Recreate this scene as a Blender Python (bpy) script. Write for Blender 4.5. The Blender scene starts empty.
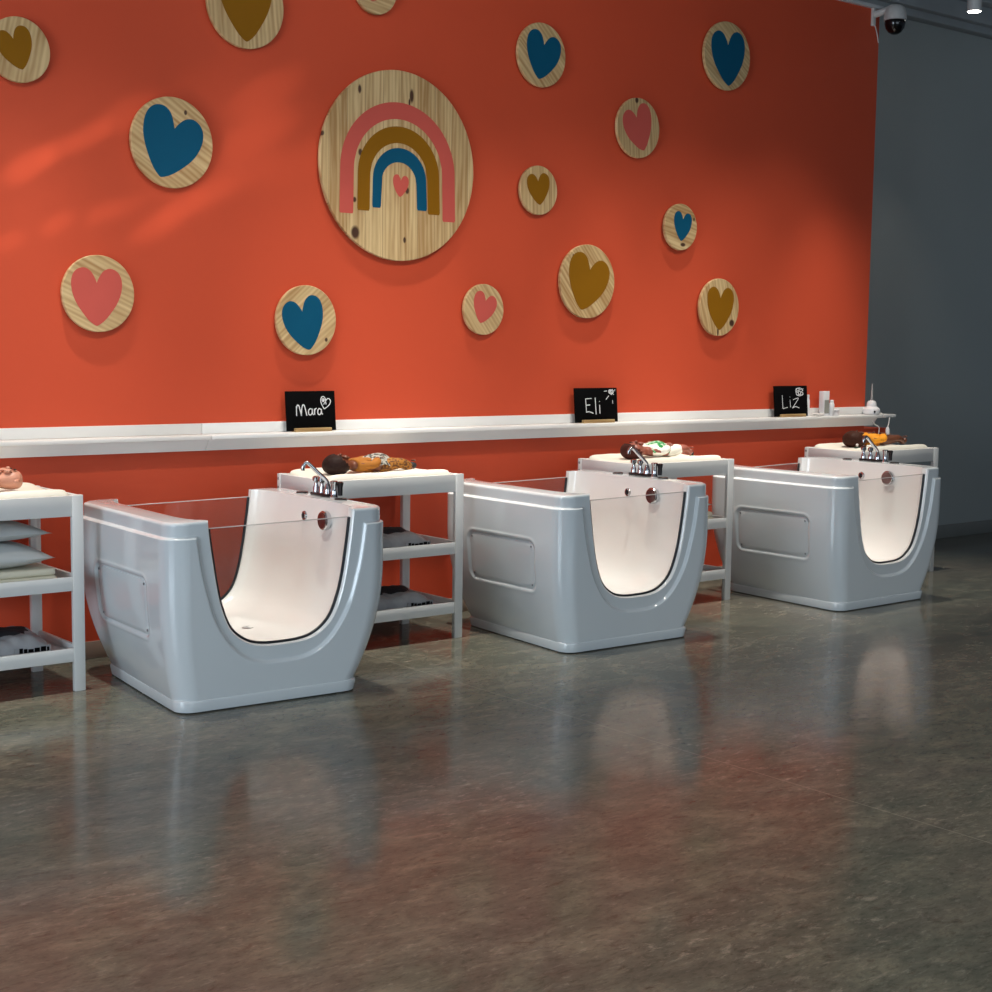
import bpy, bmesh, math, random
import numpy as np
from mathutils import Vector, Matrix, Quaternion
random.seed(4); np.random.seed(4)
SC = bpy.context.scene
COL = SC.collection
PI = math.pi

# ------------------------------------------------------------------ helpers
def link(o, parent=None):
    COL.objects.link(o)
    if parent is not None: o.parent = parent
    return o

def smooth_mesh(me, ang=35):
    me.polygons.foreach_set('use_smooth', [True]*len(me.polygons))
    me.set_sharp_from_angle(angle=math.radians(ang))

def mesh_obj(name, verts, faces, mat, parent=None, loc=None, ang=35, smooth=True):
    me = bpy.data.meshes.new(name)
    me.from_pydata([tuple(v) for v in verts], [], [tuple(f) for f in faces])
    me.update()
    if mat: me.materials.append(mat)
    if smooth: smooth_mesh(me, ang)
    o = bpy.data.objects.new(name, me)
    if loc: o.location = loc
    return link(o, parent)

def bm_obj(name, bm, mat, parent=None, loc=None, ang=35):
    bmesh.ops.recalc_face_normals(bm, faces=bm.faces)
    me = bpy.data.meshes.new(name); bm.to_mesh(me); bm.free()
    me.materials.append(mat); smooth_mesh(me, ang)
    o = bpy.data.objects.new(name, me)
    if loc: o.location = loc
    return link(o, parent)

def add_box(bm, x0, x1, y0, y1, z0, z1, bev=0.0, seg=2):
    r = bmesh.ops.create_cube(bm, size=1.0)
    vs = r['verts']
    for v in vs:
        v.co = Vector((x0+(v.co.x+.5)*(x1-x0), y0+(v.co.y+.5)*(y1-y0), z0+(v.co.z+.5)*(z1-z0)))
    if bev > 0:
        es = list({e for v in vs for e in v.link_edges})
        bmesh.ops.bevel(bm, geom=es, offset=bev, segments=seg, affect='EDGES', profile=.5)

def box(name, x0, x1, y0, y1, z0, z1, mat, parent=None, bev=.003, seg=2):
    bm = bmesh.new(); add_box(bm, x0, x1, y0, y1, z0, z1, bev, seg)
    return bm_obj(name, bm, mat, parent)

def add_tube(bm, pts, rad, n=12, cap=True):
    pts = [Vector(p) for p in pts]
    rads = rad if isinstance(rad, (list, tuple)) else [rad]*len(pts)
    rings = []
    t0 = (pts[1]-pts[0]).normalized()
    ref = Vector((0,0,1)) if abs(t0.z) < .9 else Vector((1,0,0))
    u = t0.cross(ref).normalized()
    for i, p in enumerate(pts):
        t = (pts[min(i+1,len(pts)-1)]-pts[max(i-1,0)]).normalized()
        u = (u - t*u.dot(t)).normalized(); v = t.cross(u)
        rings.append([bm.verts.new(p+(u*math.cos(2*PI*k/n)+v*math.sin(2*PI*k/n))*rads[i]) for k in range(n)])
    for a, b in zip(rings, rings[1:]):
        for k in range(n):
            bm.faces.new((a[k], a[(k+1)%n], b[(k+1)%n], b[k]))
    if cap:
        bm.faces.new(rings[0][::-1]); bm.faces.new(rings[-1])

def tube(name, pts, rad, mat, parent=None, n=12):
    bm = bmesh.new(); add_tube(bm, pts, rad, n); return bm_obj(name, bm, mat, parent)

def add_lathe(bm, prof, c=(0,0,0), axis='z', n=32):
    # prof: list of (radius, height); closed with caps
    rings = []
    for r, h in prof:
        ring = []
        for k in range(n):
            a = 2*PI*k/n; p = (r*math.cos(a), r*math.sin(a), h)
            if axis == 'x': p = (p[2], p[0], p[1])
            elif axis == '-x': p = (-p[2], p[1], p[0])
            elif axis == '-y': p = (p[0], -p[2], p[1])
            ring.append(bm.verts.new((c[0]+p[0], c[1]+p[1], c[2]+p[2])))
        rings.append(ring)
    for a, b in zip(rings, rings[1:]):
        for k in range(n): bm.faces.new((a[k], a[(k+1)%n], b[(k+1)%n], b[k]))
    bm.faces.new(rings[0][::-1]); bm.faces.new(rings[-1])

def lathe(name, prof, mat, parent=None, c=(0,0,0), axis='z', n=32, ang=35):
    bm = bmesh.new(); add_lathe(bm, prof, c, axis, n); return bm_obj(name, bm, mat, parent, ang=ang)

def add_ball(bm, c, r, sx=1, sy=1, sz=1, seg=16):
    ret = bmesh.ops.create_uvsphere(bm, u_segments=seg, v_segments=max(8, seg*2//3), radius=1)
    for v in ret['verts']:
        v.co = Vector((c[0]+v.co.x*r*sx, c[1]+v.co.y*r*sy, c[2]+v.co.z*r*sz))

def tag(o, label=None, cat=None, group=None, kind=None):
    if label: o['label'] = label
    if cat: o['category'] = cat
    if group: o['group'] = group
    if kind: o['kind'] = kind
    return o

def thing(name, label, cat, loc, rz=0, group=None):
    o = bpy.data.objects.new(name, None); COL.objects.link(o)
    o.location = loc; o.rotation_euler = (0, 0, rz); o.empty_display_size = .1
    return tag(o, label, cat, group)

def struct(o): o['kind'] = 'structure'; return o

def copy_tree(o, parent=None):
    c = o.copy(); COL.objects.link(c)
    if parent is not None: c.parent = parent
    for ch in list(o.children): copy_tree(ch, c)
    return c

def catmull(P, n=12, closed=False):
    P = [np.array(p, float) for p in P]; out = []
    m = len(P)
    rng = range(m) if closed else range(m-1)
    for i in rng:
        if closed: a, b, c, d = P[i-1], P[i], P[(i+1) % m], P[(i+2) % m]
        else: a, b, c, d = P[max(i-1, 0)], P[i], P[i+1], P[min(i+2, m-1)]
        for k in range(n):
            t = k/n
            out.append(.5*((2*b)+(-a+c)*t+(2*a-5*b+4*c-d)*t*t+(-a+3*b-3*c+d)*t**3))
    if not closed: out.append(P[-1])
    return out

# ------------------------------------------------------------------ materials
def lin(c):
    return tuple((x/12.92 if x <= .04045 else ((x+.055)/1.055)**2.4) for x in [v/255 for v in c])+(1,)

def mat_new(name):
    m = bpy.data.materials.new(name); m.use_nodes = True
    return m, m.node_tree.nodes, m.node_tree.links, m.node_tree.nodes['Principled BSDF']

def plain(name, rgb, rough=.5, metal=0, coat=0, var=.04, scale=6, bump=0, bscale=60, spec=.5):
    m, N, L, B = mat_new(name)
    c = lin(rgb)
    tc = N.new('ShaderNodeTexCoord'); no = N.new('ShaderNodeTexNoise')
    no.inputs['Scale'].default_value = scale; no.inputs['Detail'].default_value = 3
    L.new(tc.outputs['Object'], no.inputs['Vector'])
    r = N.new('ShaderNodeValToRGB')
    r.color_ramp.elements[0].position = .3; r.color_ramp.elements[1].position = .7
    r.color_ramp.elements[0].color = tuple(x*(1-var) for x in c[:3])+(1,)
    r.color_ramp.elements[1].color = tuple(min(1, x*(1+var)) for x in c[:3])+(1,)
    L.new(no.outputs['Fac'], r.inputs['Fac']); L.new(r.outputs['Color'], B.inputs['Base Color'])
    B.inputs['Roughness'].default_value = rough; B.inputs['Metallic'].default_value = metal
    B.inputs['Coat Weight'].default_value = coat; B.inputs['Coat Roughness'].default_value = .06
    B.inputs['Specular IOR Level'].default_value = spec
    if bump:
        nb = N.new('ShaderNodeTexNoise'); nb.inputs['Scale'].default_value = bscale; nb.inputs['Detail'].default_value = 4
        L.new(tc.outputs['Object'], nb.inputs['Vector'])
        bp = N.new('ShaderNodeBump'); bp.inputs['Strength'].default_value = bump; bp.inputs['Distance'].default_value = .01
        L.new(nb.outputs['Fac'], bp.inputs['Height']); L.new(bp.outputs['Normal'], B.inputs['Normal'])
    return m

def wood(name, angle=0, knots=(), planks=False, seed=0., light=(214, 188, 140), dark=(166, 128, 80)):
    """pine face seen along y; grain runs along local z turned by angle (degrees)"""
    m, N, L, B = mat_new(name)
    tc = N.new('ShaderNodeTexCoord')
    mp = N.new('ShaderNodeMapping'); mp.inputs['Rotation'].default_value = (0, math.radians(angle), 0)
    mp.inputs['Location'].default_value = (seed*.37, seed*.11, seed*.53)
    L.new(tc.outputs['Object'], mp.inputs['Vector'])
    vec = mp.outputs['Vector']
    sx = N.new('ShaderNodeSeparateXYZ'); L.new(vec, sx.inputs[0])
    fine = N.new('ShaderNodeMapping'); fine.inputs['Scale'].default_value = (1, 1, .07); L.new(vec, fine.inputs['Vector'])
    ny = N.new('ShaderNodeTexNoise'); ny.inputs['Scale'].default_value = 26; ny.inputs['Detail'].default_value = 5
    ny.inputs['Distortion'].default_value = .6
    L.new(fine.outputs['Vector'], ny.inputs['Vector'])
    wv = N.new('ShaderNodeTexWave'); wv.bands_direction = 'X'; wv.inputs['Scale'].default_value = 13
    wv.inputs['Distortion'].default_value = 9; wv.inputs['Detail'].default_value = 2; wv.inputs['Detail Scale'].default_value = .8
    wm = N.new('ShaderNodeMapping'); wm.inputs['Scale'].default_value = (1, .2, .12); L.new(vec, wm.inputs['Vector'])
    L.new(wm.outputs['Vector'], wv.inputs['Vector'])
    mix = N.new('ShaderNodeMath'); mix.operation = 'MULTIPLY_ADD'; mix.inputs[1].default_value = .16
    L.new(wv.outputs['Fac'], mix.inputs[0])
    sc = N.new('ShaderNodeMath'); sc.operation = 'MULTIPLY'; sc.inputs[1].default_value = .95; L.new(ny.outputs['Fac'], sc.inputs[0])
    L.new(sc.outputs[0], mix.inputs[2])
    fac = mix.outputs[0]
    if planks:
        fl = N.new('ShaderNodeMath'); fl.operation = 'MULTIPLY'; fl.inputs[1].default_value = 1/.115; L.new(sx.outputs['X'], fl.inputs[0])
        f2 = N.new('ShaderNodeMath'); f2.operation = 'FLOOR'; L.new(fl.outputs[0], f2.inputs[0])
        wn = N.new('ShaderNodeTexWhiteNoise'); wn.noise_dimensions = '1D'; L.new(f2.outputs[0], wn.inputs['W'])
        ad = N.new('ShaderNodeMath'); ad.operation = 'MULTIPLY_ADD'; ad.inputs[1].default_value = .35
        L.new(wn.outputs['Value'], ad.inputs[0]); L.new(fac, ad.inputs[2])
        su = N.new('ShaderNodeMath'); su.operation = 'SUBTRACT'; su.inputs[1].default_value = .15; L.new(ad.outputs[0], su.inputs[0])
        fac = su.outputs[0]
    cr = N.new('ShaderNodeValToRGB'); cr.color_ramp.elements[0].position = .36; cr.color_ramp.elements[1].position = .78
    cr.color_ramp.elements[0].color = lin(light); cr.color_ramp.elements[1].color = lin(dark)
    L.new(fac, cr.inputs['Fac']); col = cr.outputs['Color']
    if planks:
        fr = N.new('ShaderNodeMath'); fr.operation = 'FRACT'; L.new(fl.outputs[0], fr.inputs[0])
        lt = N.new('ShaderNodeMath'); lt.operation = 'LESS_THAN'; lt.inputs[1].default_value = .022; L.new(fr.outputs[0], lt.inputs[0])
        ms = N.new('ShaderNodeMix'); ms.data_type = 'RGBA'; L.new(lt.outputs[0], ms.inputs[0]); L.new(col, ms.inputs[6])
        ms.inputs[7].default_value = lin((150, 120, 80)); col = ms.outputs[2]
    so = N.new('ShaderNodeSeparateXYZ'); L.new(tc.outputs['Object'], so.inputs[0])
    for (kx, kz, rx, rz) in knots:
        def lin1(src, off, s):
            a = N.new('ShaderNodeMath'); a.operation = 'SUBTRACT'; L.new(src, a.inputs[0]); a.inputs[1].default_value = off
            b = N.new('ShaderNodeMath'); b.operation = 'DIVIDE'; L.new(a.outputs[0], b.inputs[0]); b.inputs[1].default_value = s
            c = N.new('ShaderNodeMath'); c.operation = 'POWER'; L.new(b.outputs[0], c.inputs[0]); c.inputs[1].default_value = 2
            return c.outputs[0]
        s = N.new('ShaderNodeMath'); s.operation = 'ADD'
        L.new(lin1(so.outputs['X'], kx, rx), s.inputs[0]); L.new(lin1(so.outputs['Z'], kz, rz), s.inputs[1])
        mr = N.new('ShaderNodeMapRange'); mr.inputs['From Min'].default_value = .5; mr.inputs['From Max'].default_value = 1.5
        mr.inputs['To Min'].default_value = 1; mr.inputs['To Max'].default_value = 0
        L.new(s.outputs[0], mr.inputs['Value'])
        mk = N.new('ShaderNodeMix'); mk.data_type = 'RGBA'; L.new(mr.outputs['Result'], mk.inputs[0]); L.new(col, mk.inputs[6])
        mk.inputs[7].default_value = lin((70, 42, 24)); col = mk.outputs[2]
    L.new(col, B.inputs['Base Color']); B.inputs['Roughness'].default_value = .55
    return m

def floor_mat():
    m, N, L, B = mat_new('polished_concrete')
    tc = N.new('ShaderNodeTexCoord')
    def noise(scale, stretch, rot, detail=6, dist=0., rough=.55):
        mp = N.new('ShaderNodeMapping'); mp.inputs['Rotation'].default_value = (0, 0, math.radians(rot))
        mp.inputs['Scale'].default_value = stretch
        L.new(tc.outputs['Object'], mp.inputs['Vector'])
        n = N.new('ShaderNodeTexNoise'); n.inputs['Scale'].default_value = scale; n.inputs['Detail'].default_value = detail
        n.inputs['Distortion'].default_value = dist; n.inputs['Roughness'].default_value = rough
        L.new(mp.outputs['Vector'], n.inputs['Vector']); return n.outputs['Fac']
    def ramp(f, stops):
        r = N.new('ShaderNodeValToRGB'); e = r.color_ramp.elements
        e[0].position, e[0].color = stops[0]; e[1].position, e[1].color = stops[-1]
        for p, c in stops[1:-1]:
            k = e.new(p); k.color = c
        L.new(f, r.inputs['Fac']); return r.outputs['Color']
    def mix(f, a, b, mode='MIX'):
        x = N.new('ShaderNodeMix'); x.data_type = 'RGBA'; x.blend_type = mode
        if isinstance(f, float): x.inputs[0].default_value = f
        else: L.new(f, x.inputs[0])
        L.new(a, x.inputs[6])
        if isinstance(b, tuple): x.inputs[7].default_value = b
        else: L.new(b, x.inputs[7])
        return x.outputs[2]
    big = ramp(noise(1.1, (1, 1.3, 1), 20, 7, .3, .6), [(.40, lin((100, 96, 86))), (.5, lin((98, 98, 86))), (.60, lin((92, 97, 85)))])
    med = ramp(noise(4.2, (1, 1.9, 1), -38, 10, .5, .72), [(.36, lin((68, 66, 62))), (.52, lin((101, 98, 88))), (.68, lin((140, 132, 114)))])
    col = mix(.5, big, med)
    # trowel swirls: short pale and dark flecks
    fl = ramp(noise(12, (1, 2.6, 1), -36, 10, .4, .75), [(.54, (0, 0, 0, 1)), (.66, (1, 1, 1, 1))])
    patch = ramp(noise(1.3, (1, 1, 1), 0, 3, .5), [(.46, (0, 0, 0, 1)), (.62, (1, 1, 1, 1))])
    pf = N.new('ShaderNodeMath'); pf.operation = 'MULTIPLY'; L.new(fl, pf.inputs[0]); L.new(patch, pf.inputs[1])
    ph = N.new('ShaderNodeMath'); ph.operation = 'MULTIPLY'; ph.inputs[1].default_value = .8; L.new(pf.outputs[0], ph.inputs[0])
    col = mix(ph.outputs[0], col, lin((150, 142, 128)))
    dk = ramp(noise(8, (1, 2.4, 1), -30, 10, .5, .75), [(.57, (0, 0, 0, 1)), (.68, (1, 1, 1, 1))])
    dh = N.new('ShaderNodeMath'); dh.operation = 'MULTIPLY'; dh.inputs[1].default_value = .75; L.new(dk, dh.inputs[0])
    col = mix(dh.outputs[0], col, lin((70, 58, 50)))
    hf = ramp(noise(24, (1, 2.3, 1), -34, 9, .3, .72), [(.34, (.66, .66, .66, 1)), (.5, (1, 1, 1, 1)), (.66, (1.0, 1.0, 1.0, 1))])
    col = mix(1.0, col, hf, 'MULTIPLY')
    hp = ramp(noise(19, (1, 2.8, 1), -42, 9, .6, .7), [(.56, (0, 0, 0, 1)), (.70, (.075, .07, .06, 1))])
    col = mix(1.0, col, hp, 'ADD')
    # saw-cut joints
    sx = N.new('ShaderNodeSeparateXYZ'); L.new(tc.outputs['Object'], sx.inputs[0])
    for x0 in (4.13, 8.9, -0.6):
        a = N.new('ShaderNodeMath'); a.operation = 'SUBTRACT'; L.new(sx.outputs['X'], a.inputs[0]); a.inputs[1].default_value = x0
        b = N.new('ShaderNodeMath'); b.operation = 'ABSOLUTE'; L.new(a.outputs[0], b.inputs[0])
        c = N.new('ShaderNodeMath'); c.operation = 'LESS_THAN'; L.new(b.outputs[0], c.inputs[0]); c.inputs[1].default_value = .0025
        d = N.new('ShaderNodeMath'); d.operation = 'MULTIPLY'; d.inputs[1].default_value = .45; L.new(c.outputs[0], d.inputs[0])
        col = mix(d.outputs[0], col, lin((160, 154, 140)))
    L.new(col, B.inputs['Base Color'])
    rr = N.new('ShaderNodeMapRange'); L.new(noise(2.2, (1, 1.6, 1), -30, 5, 1.), rr.inputs['Value'])
    rr.inputs['From Min'].default_value = .3; rr.inputs['From Max'].default_value = .7
    rr.inputs['To Min'].default_value = .09; rr.inputs['To Max'].default_value = .19; B.inputs['Specular IOR Level'].default_value = .20
    L.new(rr.outputs['Result'], B.inputs['Roughness'])
    bp = N.new('ShaderNodeBump'); bp.inputs['Strength'].default_value = .035; bp.inputs['Distance'].default_value = .02
    L.new(noise(5, (1, 3, 1), -36, 5, 1.2), bp.inputs['Height']); L.new(bp.outputs['Normal'], B.inputs['Normal'])
    return m

def glass_mat():
    m = bpy.data.materials.new('clear_acrylic'); m.use_nodes = True
    N, L = m.node_tree.nodes, m.node_tree.links
    N.clear()
    out = N.new('ShaderNodeOutputMaterial'); tr = N.new('ShaderNodeBsdfTransparent'); gl = N.new('ShaderNodeBsdfGlossy')
    tr.inputs['Color'].default_value = (.965, .975, .975, 1); gl.inputs['Roughness'].default_value = .02
    lw = N.new('ShaderNodeLayerWeight'); lw.inputs['Blend'].default_value = .5
    pw = N.new('ShaderNodeMath'); pw.operation = 'POWER'; pw.inputs[1].default_value = 5; L.new(lw.outputs['Facing'], pw.inputs[0])
    fr = N.new('ShaderNodeMath'); fr.operation = 'MULTIPLY_ADD'; fr.inputs[1].default_value = .96; fr.inputs[2].default_value = .035
    L.new(pw.outputs[0], fr.inputs[0])
    mx = N.new('ShaderNodeMixShader'); L.new(fr.outputs[0], mx.inputs[0]); L.new(tr.outputs[0], mx.inputs[1]); L.new(gl.outputs[0], mx.inputs[2])
    L.new(mx.outputs[0], out.inputs['Surface'])
    return m

def emit(name, rgb, s):
    m, N, L, B = mat_new(name)
    B.inputs['Base Color'].default_value = lin(rgb)
    B.inputs['Emission Color'].default_value = lin(rgb); B.inputs['Emission Strength'].default_value = s
    return m

M = dict(
    orange=plain('coral_paint', (206, 80, 50), .55, var=.015, scale=1.2, bump=.02, bscale=180, spec=.3),
    grey=plain('grey_paint', (168, 174, 172), .6, var=.02, scale=1, bump=.02, bscale=180, spec=.3),
    base=plain('baseboard_vinyl', (150, 134, 122), .5),
    basegrey=plain('grey_baseboard', (128, 130, 126), .5),
    floor=floor_mat(),
    ceil=plain('ceiling_paint', (165, 168, 170), .7),
    beam=plain('steel_paint', (215, 218, 220), .55),
    beamd=plain('dark_steel', (165, 170, 172), .6),
    white=plain('white_lacquer', (226, 226, 224), .35, var=.015),
    shelf=plain('white_shelf_paint', (232, 232, 230), .35, var=.012),
    gel=plain('gelcoat', (222, 229, 232), .13, coat=.5, var=.008, scale=2),  # same white gelcoat as the basin, cool daylight tint put into the colour
    gelin=plain('gelcoat_basin', (242, 242, 240), .14, coat=.5, var=.008, scale=2),
    seal=plain('black_rubber', (22, 26, 32), .4),
    glass=glass_mat(),
    chrome=plain('chrome', (205, 205, 208), .09, metal=1, var=.01),
    darkchrome=plain('dark_fitting', (46, 42, 44), .25, metal=.6),
    knobface=plain('knob_face', (150, 120, 118), .15, metal=.9),  # chrome face with its purplish reflection put into the colour
    pad=plain('cream_vinyl', (240, 236, 222), .4, var=.02, bump=.05, bscale=14),
    greypillow=plain('grey_fabric', (198, 200, 198), .8, var=.05, bump=.12, bscale=220),
    cream=plain('cream_fabric', (222, 216, 194), .7, var=.03),
    wrap=plain('grey_plastic_wrap', (150, 150, 152), .35, var=.30, scale=9, bump=.35, bscale=16),
    charcoal=plain('charcoal_matte', (34, 32, 36), .7, var=.2, bump=.2, bscale=60),
    black=plain('chalkboard_black', (4, 4, 5), .75, spec=.08),
    chalk=plain('chalk', (226, 228, 230), .9, var=.12, scale=60),
    blockwood=wood('stand_wood', 90, light=(196, 168, 118), dark=(150, 116, 70)),
    ochre=plain('ochre_paint', (138, 92, 4), .6, var=.03, spec=.2),
    blue=plain('teal_blue_paint', (0, 80, 112), .6, var=.03, spec=.2),
    pink=plain('coral_pink_paint', (198, 88, 78), .6, var=.03, spec=.2),
    screw=plain('screw_steel', (150, 155, 160), .3, metal=.8),
    camwhite=plain('camera_housing', (196, 196, 194), .4),
    camblack=plain('camera_dome_black', (8, 8, 10), .12),
    lampwhite=plain('lamp_housing', (196, 198, 198), .4),
    lampglow=emit('lamp_diffuser', (255, 250, 240), 14),
    plast=plain('white_plastic', (226, 226, 228), .3),
    plastgrey=plain('grey_label', (150, 152, 144), .5),
    cord=plain('white_cord', (220, 216, 212), .5),
)

# ------------------------------------------------------------------ setting
struct(box('floor', -5, 15, -11, .75, -.08, 0, M['floor'], bev=0))
struct(box('wall_back', -5, 8.935, 0, .60, 0, 3.93, M['orange'], bev=0))
struct(box('wall_low', 8.9351, 9.205, 0, .44, 0, .970, M['orange'], bev=0))
struct(box('wall_right', 8.9, 15, .455, .62, 0, 4.9, M['grey'], bev=0))
struct(box('wall_upper', -5, 8.9, .455, .62, 3.95, 4.9, M['grey'], bev=0))
struct(box('baseboard_back', -5, 9.205, -.012, 0, 0, .085, M['base'], bev=.003))
struct(box('baseboard_right', 9.206, 15, .443, .455, 0, .11, M['basegrey'], bev=.003))
struct(box('trim_1', -5, 8.94, -.03, .455, 3.93, 3.955, M['beam'], bev=.003))
bm = bmesh.new()
add_box(bm, -5, 15, .36, .455, 4.07, 4.125, .003); add_box(bm, -5, 15, .30, .455, 4.125, 4.255, .003); add_box(bm, -5, 15, .20, .455, 4.255, 4.30, .003)
struct(bm_obj('ceiling_beam', bm, M['beamd']))
# corrugated deck
vs, fs = [], []
prof = []; y = -11.0
while y < .45:
    prof += [(y, 4.50), (y+.09, 4.50), (y+.115, 4.60), (y+.185, 4.60)]; y += .21
for yy, z in prof: vs += [(-5, yy, z), (15, yy, z)]
for i in range(len(prof)-1): fs.append((2*i, 2*i+1, 2*i+3, 2*i+2))
struct(mesh_obj('ceiling', vs, fs, M['ceil'], smooth=False))

# ------------------------------------------------------------------ wall discs
def heart_outline(w, h, rot):
    R = [(0, .74), (.045, .84), (.13, .95), (.25, 1.0), (.38, .965), (.465, .87), (.495, .73), (.47, .56), (.40, .40), (.29, .245), (.16, .10), (.05, .02), (0, 0)]
    half = catmull(R, 5)
    pts = [(p[0], p[1]) for p in half] + [(-p[0], p[1]) for p in half[-2:0:-1]]
    a = math.radians(rot)
    pts = [(x*math.cos(a)+z*math.sin(a), -x*math.sin(a)+z*math.cos(a)) for x, z in pts]
    X = [p[0] for p in pts]; Z = [p[1] for p in pts]
    cx, cz = (max(X)+min(X))/2, (max(Z)+min(Z))/2
    return [((x-cx)/(max(X)-min(X))*w, (z-cz)/(max(Z)-min(Z))*h) for x, z in pts]

def flat_shape(name, pts, y_front, thick, mat, parent):
    bm = bmesh.new()
    f = [bm.verts.new((x, y_front, z)) for x, z in pts]; b = [bm.verts.new((x, y_front+thick, z)) for x, z in pts]
    n = len(pts)
    bm.faces.new(f); bm.faces.new(b[::-1])
    for i in range(n): bm.faces.new((f[i], f[(i+1) % n], b[(i+1) % n], b[i]))
    bmesh.ops.triangulate(bm, faces=[q for q in bm.faces if len(q.verts) > 4])
    return bm_obj(name, bm, mat, parent)

TH, GAP = .036, .014
def wood_disc(x, z, r, mat, label, group, cat='wall decoration', name='wooden_disc'):
    t = thing(name, label, cat, (x+.004, 0, z), 0, group)
    n = 96; prof = [(r*.3, GAP), (r-.002, GAP), (r, GAP+.002), (r, TH-.003), (r-.003, TH), (r*.3, TH)]
    lathe('board', prof, mat, t, axis='-y', n=n)
    lathe('wall_mount', [(r*.28, 0), (r*.3, .001), (r*.3, GAP-.0002), (r*.28, GAP-.0001)], M['blockwood'], t, axis='-y', n=24)
    return t

HEARTS = [
 (2.669, 2.847, .149, -.015, .01, .169, .195, -19.1, 'ochre', -12, (), 'small pine disc with ochre heart at the upper left, cut by the photo edge'),
 (3.834, 3.219, .221, .007, .006, .305, .379, -1.6, 'ochre', 4, (), 'large pine disc with ochre heart at the top, between blue heart disc and rainbow'),
 (3.426, 2.503, .223, .016, .003, .32, .345, 18.3, 'blue', 58, ((.07, .15, .008, .012),), 'large pine disc with tilted blue heart, left of the rainbow disc'),
 (3.035, 1.762, .186, .001, -.016, .256, .274, .9, 'pink', 66, (), 'medium pine disc with upright coral pink heart, lowest on the left of the wall'),
 (4.187, 1.659, .186, -.015, -.011, .249, .285, -14, 'blue', -50, ((.12, -.1, .009, .011),), 'medium pine disc with blue heart, above the chalkboard with a heart doodle'),
 (4.614, 3.417, .139, -.005, .014, .216, .175, 2.8, 'pink', 80, (), 'small pine disc with pink heart tip, cut by the top edge above the rainbow'),
 (5.775, 3.218, .186, .024, 0, .26, .277, 11.1, 'blue', 45, (), 'medium pine disc with blue heart at the top, right of the rainbow disc'),
 (7.339, 3.41, .22, .013, -.013, .315, .346, -3.7, 'blue', 55, (), 'large pine disc with upright blue heart, highest disc at the right of the wall'),
 (6.561, 2.88, .185, -.003, .01, .244, .285, -21.1, 'pink', 5, ((-.02, .165, .014, .018),), 'medium pine disc with faded pink heart leaning left, between two high blue hearts'),
 (5.768, 2.445, .145, .003, .009, .173, .185, -7, 'ochre', 3, (), 'small pine disc with ochre heart, just right of the rainbow disc'),
 (6.954, 2.302, .149, .026, .006, .16, .185, 6.4, 'blue', 78, ((.02, -.11, .022, .012), (.115, .055, .008, .012)), 'small pine disc with little blue heart and dark knot below it'),
 (6.166, 1.931, .226, .022, .002, .331, .344, 14.9, 'ochre', 40, ((-.12, .14, .008, .02),), 'large pine disc with ochre heart leaning right, above the middle of the shelf'),
 (5.37, 1.744, .148, .019, .014, .168, .182, 16.8, 'pink', 38, (), 'small pine disc with pink heart, low on the wall below the rainbow right side'),
 (7.33, 1.806, .19, .018, -.008, .253, .279, 1.5, 'ochre', 14, ((.12, -.1, .024, .022), (-.01, -.16, .008, .03)), 'medium pine disc with upright ochre heart and dark knot, lowest on the right'),
]
for i, (x, z, r, hx, hz, w, h, rot, c, ga, kn, lab) in enumerate(HEARTS):
    t = wood_disc(x, z, r*.978, wood('pine_grain_%d' % i, ga, kn, seed=i*1.7+1), lab, 'pine discs with painted hearts on the wall')
    r *= .985; hx -= .011
    pts = [(px+hx, pz+hz) for px, pz in heart_outline(w, h, rot)]
    pts = [(a, b) if math.hypot(a, b) < r*.985 else (a*r*.985/math.hypot(a, b), b*r*.985/math.hypot(a, b)) for a, b in pts]
    tag(flat_shape('painted_heart', pts, -TH-.0012, .0011, M[c], t), {'ochre': 'ochre heart', 'blue': 'teal blue heart', 'pink': 'coral pink heart'}[c])

R0 = .508
kn = [(-.515*R0, .75*R0, .010, .022), (.15*R0, .75*R0, .013, .035), (-.565*R0, -.73*R0, .026, .034), (.07*R0, -.775*R0, .009, .016),
      (-.505*R0, .105*R0, .012, .018), (-.575*R0, -.39*R0, .012, .014), (.1*R0, -.25*R0, .012, .018), (-.97*R0, .26*R0, .01, .014), (.12*R0, .68*R0, .006, .02)]
t = wood_disc(4.774, 2.501, R0, wood('pine_boards', 0, kn, planks=True, seed=9), 'very large round pine board painted with a rainbow and tiny heart', None, name='rainbow_disc')
def arch(name, wl, wr, top, wli, wri, topi, bl, br, mat):
    def arc(l, r_, tp):
        # half-ellipse from left leg to right leg
        c = (l+r_)/2; a = (r_-l)/2; zc = tp-a*.985
        return [(c-a*math.cos(PI*k/36), zc+a*.985*math.sin(PI*k/36)) for k in range(37)]
    O = arc(wl, wr, top); I = arc(wli, wri, topi)
    rnd = .022
    pts = [(wl-.006, bl+rnd), *O, (wr+.012, br+rnd), (wr+.012-rnd*.4, br), (wri+.01+rnd*.4, br), (wri+.01, br+rnd), *I[::-1], (wli-.006, bl+rnd), (wli-.006-rnd*.4, bl), (wl-.006+rnd*.4, bl)]
    pts = [(a*R0, b*R0) for a, b in pts]
    return flat_shape(name, pts, -TH-.0012, .0011, mat, t)
tag(arch('rainbow_band', -.755, .735, .665, -.585, .565, .49, -.535, -.55, M['pink']), 'outer coral pink arch')
tag(arch('rainbow_band', -.535, .525, .415, -.38, .365, .24, -.495, -.485, M['ochre']), 'middle ochre arch')
tag(arch('rainbow_band', -.345, .35, .19, -.235, .22, .04, -.455, -.45, M['blue']), 'inner blue arch')
tag(flat_shape('painted_heart', [(a+.015*R0, b-.205*R0) for a, b in heart_outline(.205*R0, .235*R0, 4)], -TH-.0012, .0011, M['pink'], t), 'small pink heart')

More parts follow.
